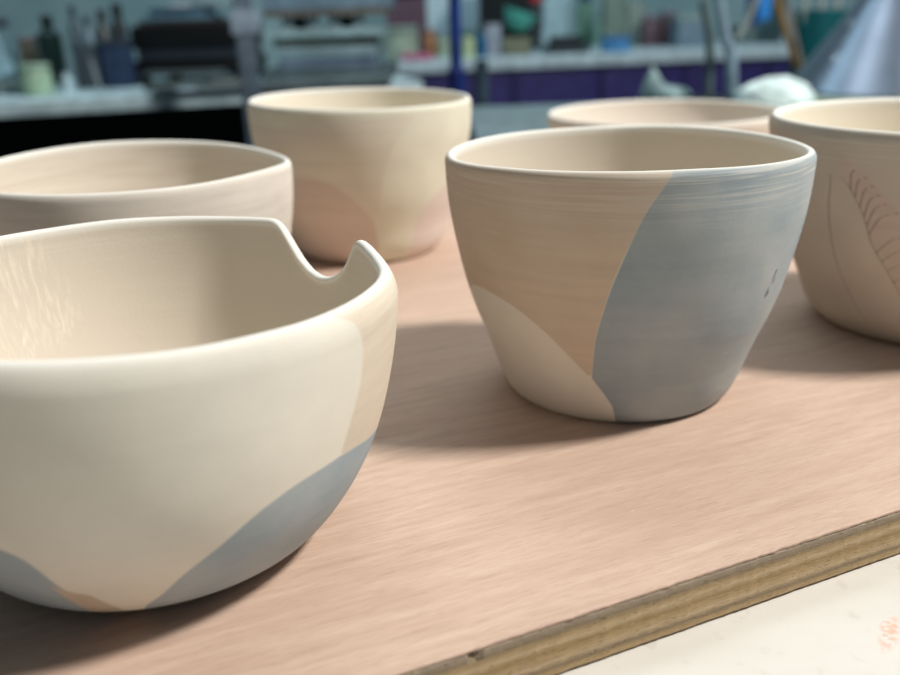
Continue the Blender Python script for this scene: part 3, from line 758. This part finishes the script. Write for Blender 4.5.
# --- on the side table
# forked pale stand
Yf = 1.22
pc = [at(717, -12, Yf), at(724, 30, Yf), at(731, 55, Yf), at(733, 90, Yf)]
fk = empty('easel_stand', (pc[3].x, Yf, TZ)); tag(fk, 'pale forked metal stand on a black foot, behind the wide low bowl', 'stand')
def rel(v): return Vector(v) - Vector((pc[3].x, Yf, TZ))
PM = plain((134, 156, 170), .4, .2)
top = rel(pc[3]); top.z = .012
obj('upright', tube(B(), [rel(pc[0]), rel(pc[1]), rel(pc[2]), top], .0062, 14, .0085), PM, fk)
obj('fork_arm', tube(B(), [rel(at(760, -12, Yf + .02)), rel(at(749, 18, Yf + .01)), rel(at(737, 40, Yf + .004))], .0045, 12), plain((120, 130, 128), .5), fk)
obj('rear_leg', tube(B(), [rel(at(703, 0, Yf + .05)), rel(at(710, 40, Yf + .05)), Vector((-.016, .055, .0115))], .006, 12), plain((84, 100, 100), .5), fk)
obj('foot', box(B(), -.040, .022, -.02, .075, 0, .0118, .003), plain((20, 24, 28), .5), fk)
# pale cloths
def cloth(name, px0, py0, px1, py1, rgb, label, cat, seed, peak=None, flat=1.0):
    b0 = pt((px0 + px1) / 2, py1, TZ); w = (at(px1, py1, b0.y) - at(px0, py1, b0.y)).length; h = (at(px0, py0, b0.y) - at(px0, py1, b0.y)).length
    bm = B(); blob(bm, (0, 0, h * .35), (w / 2, w * .42, h * .62), seed, .09, 5, 1.6, 0.0)
    if peak:
        for v in bm.verts:
            s = max(0, 1 - math.hypot((v.co.x - peak[0] * w) / (w * .25), v.co.y / (w * .4))); v.co.z += s * h * peak[1] * (1 if v.co.z > h * .3 else 0)
    o = obj(name, bm, plain(rgb, .85)); o.location = (b0.x, b0.y, TZ + .0002); return tag(o, label, cat)
cloth('cloth', 733, 76, 812, 117, (216, 232, 228), 'crumpled white cloth left of the metal cone', 'cloth', 3)
cloth('cloth', 640, 84, 690, 103, (138, 160, 160), 'pale grey cloth pulled up to a peak behind the wide low bowl', 'cloth', 9, peak=(-.28, 1.1))
# round bat under the cone
Rc = .125; hcn = .150
q = at(886, 90, 1.205); cen = Vector((q.x, 1.205, 0)); ZC = .005
o = obj('round_bat', lathe(B(), [(0, 0), (.145, 0), (.148, .003), (.148, ZC - TZ - .003), (.145, ZC - TZ), (0, ZC - TZ)], 72), plain((150, 166, 150), .7)); o.location = (cen.x, cen.y, TZ); tag(o, 'round pale green bat under the metal cone', 'bat')
cone = empty('metal_cone', (cen.x, cen.y, ZC + .0002)); tag(cone, 'large galvanised metal cone with rivets, at the right edge behind the pots', 'cone')
def galv():
    t = NT('galvanised steel', 0.29, 0.75, 0.5)
    n = t.noise(t.coords(), 40, 3)
    t.color(t.ramp(n, [(0.35, lin((112, 123, 138))), (0.65, lin((120, 131, 146)))])); return t.m
GV = galv(); slope = (Rc - .02) / hcn
obj('shell', lathe(B(), [(Rc - .0015, .0), (Rc + .001, .0), (Rc + .001, .004), (Rc - .001, .006), (.02, hcn), (.0185, hcn), (Rc - .004, .006)], 96), GV, cone)
obj('spout', lathe(B(), [(.0205, hcn + .0005), (.0205, hcn + .05), (.019, hcn + .05), (.019, hcn + .0005)], 32), GV, cone)
def rivet(px, py):
    # where the view ray meets the cone
    d = at(px, py, 1.0) - Vector((0, 0, HC)); o_ = Vector((0, 0, HC)) - Vector((cen.x, cen.y, ZC + .0002)); t_ = .6
    while t_ < 1.8:
        p = o_ + d * t_
        if 0 < p.z < hcn and math.hypot(p.x, p.y) < Rc - slope * p.z: break
        t_ += .0005
    p = o_ + d * t_; n_ = Vector((p.x, p.y, 0)).normalized() + Vector((0, 0, slope)); n_.normalize()
    mt = Matrix.Translation(p) @ n_.to_track_quat('Z', 'Y').to_matrix().to_4x4()
    obj('rivet', lathe(B(), [(.0048, -.001), (.0048, .001), (.0038, .0024), (.002, .0024), (.001, .001), (0, .001)], 18, mat=mt), plain((196, 206, 214), .25, .9), cone)
for px, py in ((850, 24), (836, 59)): rivet(px, py)

# ochre and pale sticks, teal tools in a jar behind the cone
def stick(p_a, p_b, r, rgb, name, label, cat):
    e = obj(name, tube(B(), [(0, 0, r), tuple((p_b - p_a) * .5 + Vector((0, 0, r))), tuple(p_b - p_a + Vector((0, 0, r)))], r, 12), plain(rgb, .55)); e.location = p_a; return tag(e, label, cat)
s0 = pt(800, 84, TZ)
ZS = -.03; sy = 1.80; sxx = at(818, 80, sy).x
stl = empty('stool', (sxx, sy, FL)); tag(stl, 'round grey stool behind the metal cone, carrying the teal jar', 'stool')
obj('seat', lathe(B(), [(0, -FL + ZS - .025), (.07, -FL + ZS - .025), (.078, -FL + ZS - .02), (.078, -FL + ZS - .003), (.07, -FL + ZS), (0, -FL + ZS)], 40), plain((70, 74, 78), .6), stl)
for k in range(4):
    a_ = k * PI / 2 + .5
    obj('leg', tube(B(), [(.12 * math.cos(a_), .12 * math.sin(a_), .008), (.05 * math.cos(a_), .05 * math.sin(a_), -FL + ZS - .026)], .009, 12), plain((60, 64, 68), .5), stl)
# teal jar
tj = Vector((sxx - .005, sy + .012, 0))
jr = empty('tool_jar', (tj.x, tj.y, ZS)); tag(jr, 'teal jar of tools standing behind the metal cone', 'jar')
hj = at(812, 10, tj.y).z - ZS; rj = .046
obj('body', lathe(B(), [(0, 0), (rj * .95, 0), (rj, .003), (rj, hj), (rj - .002, hj), (rj - .002, .004), (0, .004)], 40), plain((10, 92, 98), .5), jr)
lab = ['leftmost of the tool handles in the teal jar', 'second tool handle from left in the teal jar', 'third tool handle from left in the teal jar', 'fourth tool handle from left in the teal jar', 'fifth tool handle from left in the teal jar', 'rightmost of the tool handles in the teal jar']
for i in range(6):
    a_ = Vector((jr.location.x + (-.6 + .24 * i) * rj, jr.location.y + (.25 if i % 2 else -.3) * rj, ZS + .0045))
    b2 = a_ + Vector((.006 * (i - 2.5), .01 * (1 if i % 2 else -1), hj + .03 + .012 * (i % 3)))
    rgb = [(176, 186, 176), (20, 106, 110), (170, 176, 170), (18, 96, 104), (178, 184, 180), (150, 160, 156)][i]
    o = stick(a_, b2, .0042, rgb, 'modelling_tool', lab[i], 'tool'); o['group'] = 'tools in the teal jar'
q = jr.location
yq = q.y - rj - .012
o = stick(Vector((at(801, 80, yq).x, yq, ZS)), at(771, -14, yq), .0048, (160, 118, 44), 'wooden_stick', 'ochre wooden stick leaning left of the teal jar', 'stick')
yq -= .010
o = stick(Vector((at(806, 80, yq).x, yq, ZS)), at(783, -14, yq), .0034, (150, 138, 124), 'wooden_stick', 'thin pale stick beside the ochre stick', 'stick')

# ------------------------------------------------------------------ light
def area(name, loc, target, sx, sy, power, col):
    l = bpy.data.lights.new(name, 'AREA'); l.shape = 'RECTANGLE'; l.size = sx; l.size_y = sy; l.energy = power; l.color = col
    o = bpy.data.objects.new(name, l); C.objects.link(o); o.location = loc
    o.rotation_euler = (Vector(target) - Vector(loc)).to_track_quat('-Z', 'Y').to_euler(); return o
area('lamp_right', (1.35, .12, 1.75), (.03, .27, 0), .26, .26, 62, (1.0, .98, .94))
area('ceiling_lamp', (.10, 1.15, 1.75), (.05, .35, 0), 1.0, .5, 8, (.92, .98, 1.0))
area('background_fill', (.1, 2.0, 1.8), (.1, 2.5, 0), 2.8, .8, 22, (.68, .92, 1.0))  # unseen cool light added for the background, standing in for daylight
w = bpy.data.worlds.new('world'); S.world = w; w.use_nodes = True
w.node_tree.nodes['Background'].inputs[0].default_value = (.68, .86, 1.0, 1); w.node_tree.nodes['Background'].inputs[1].default_value = 0.125
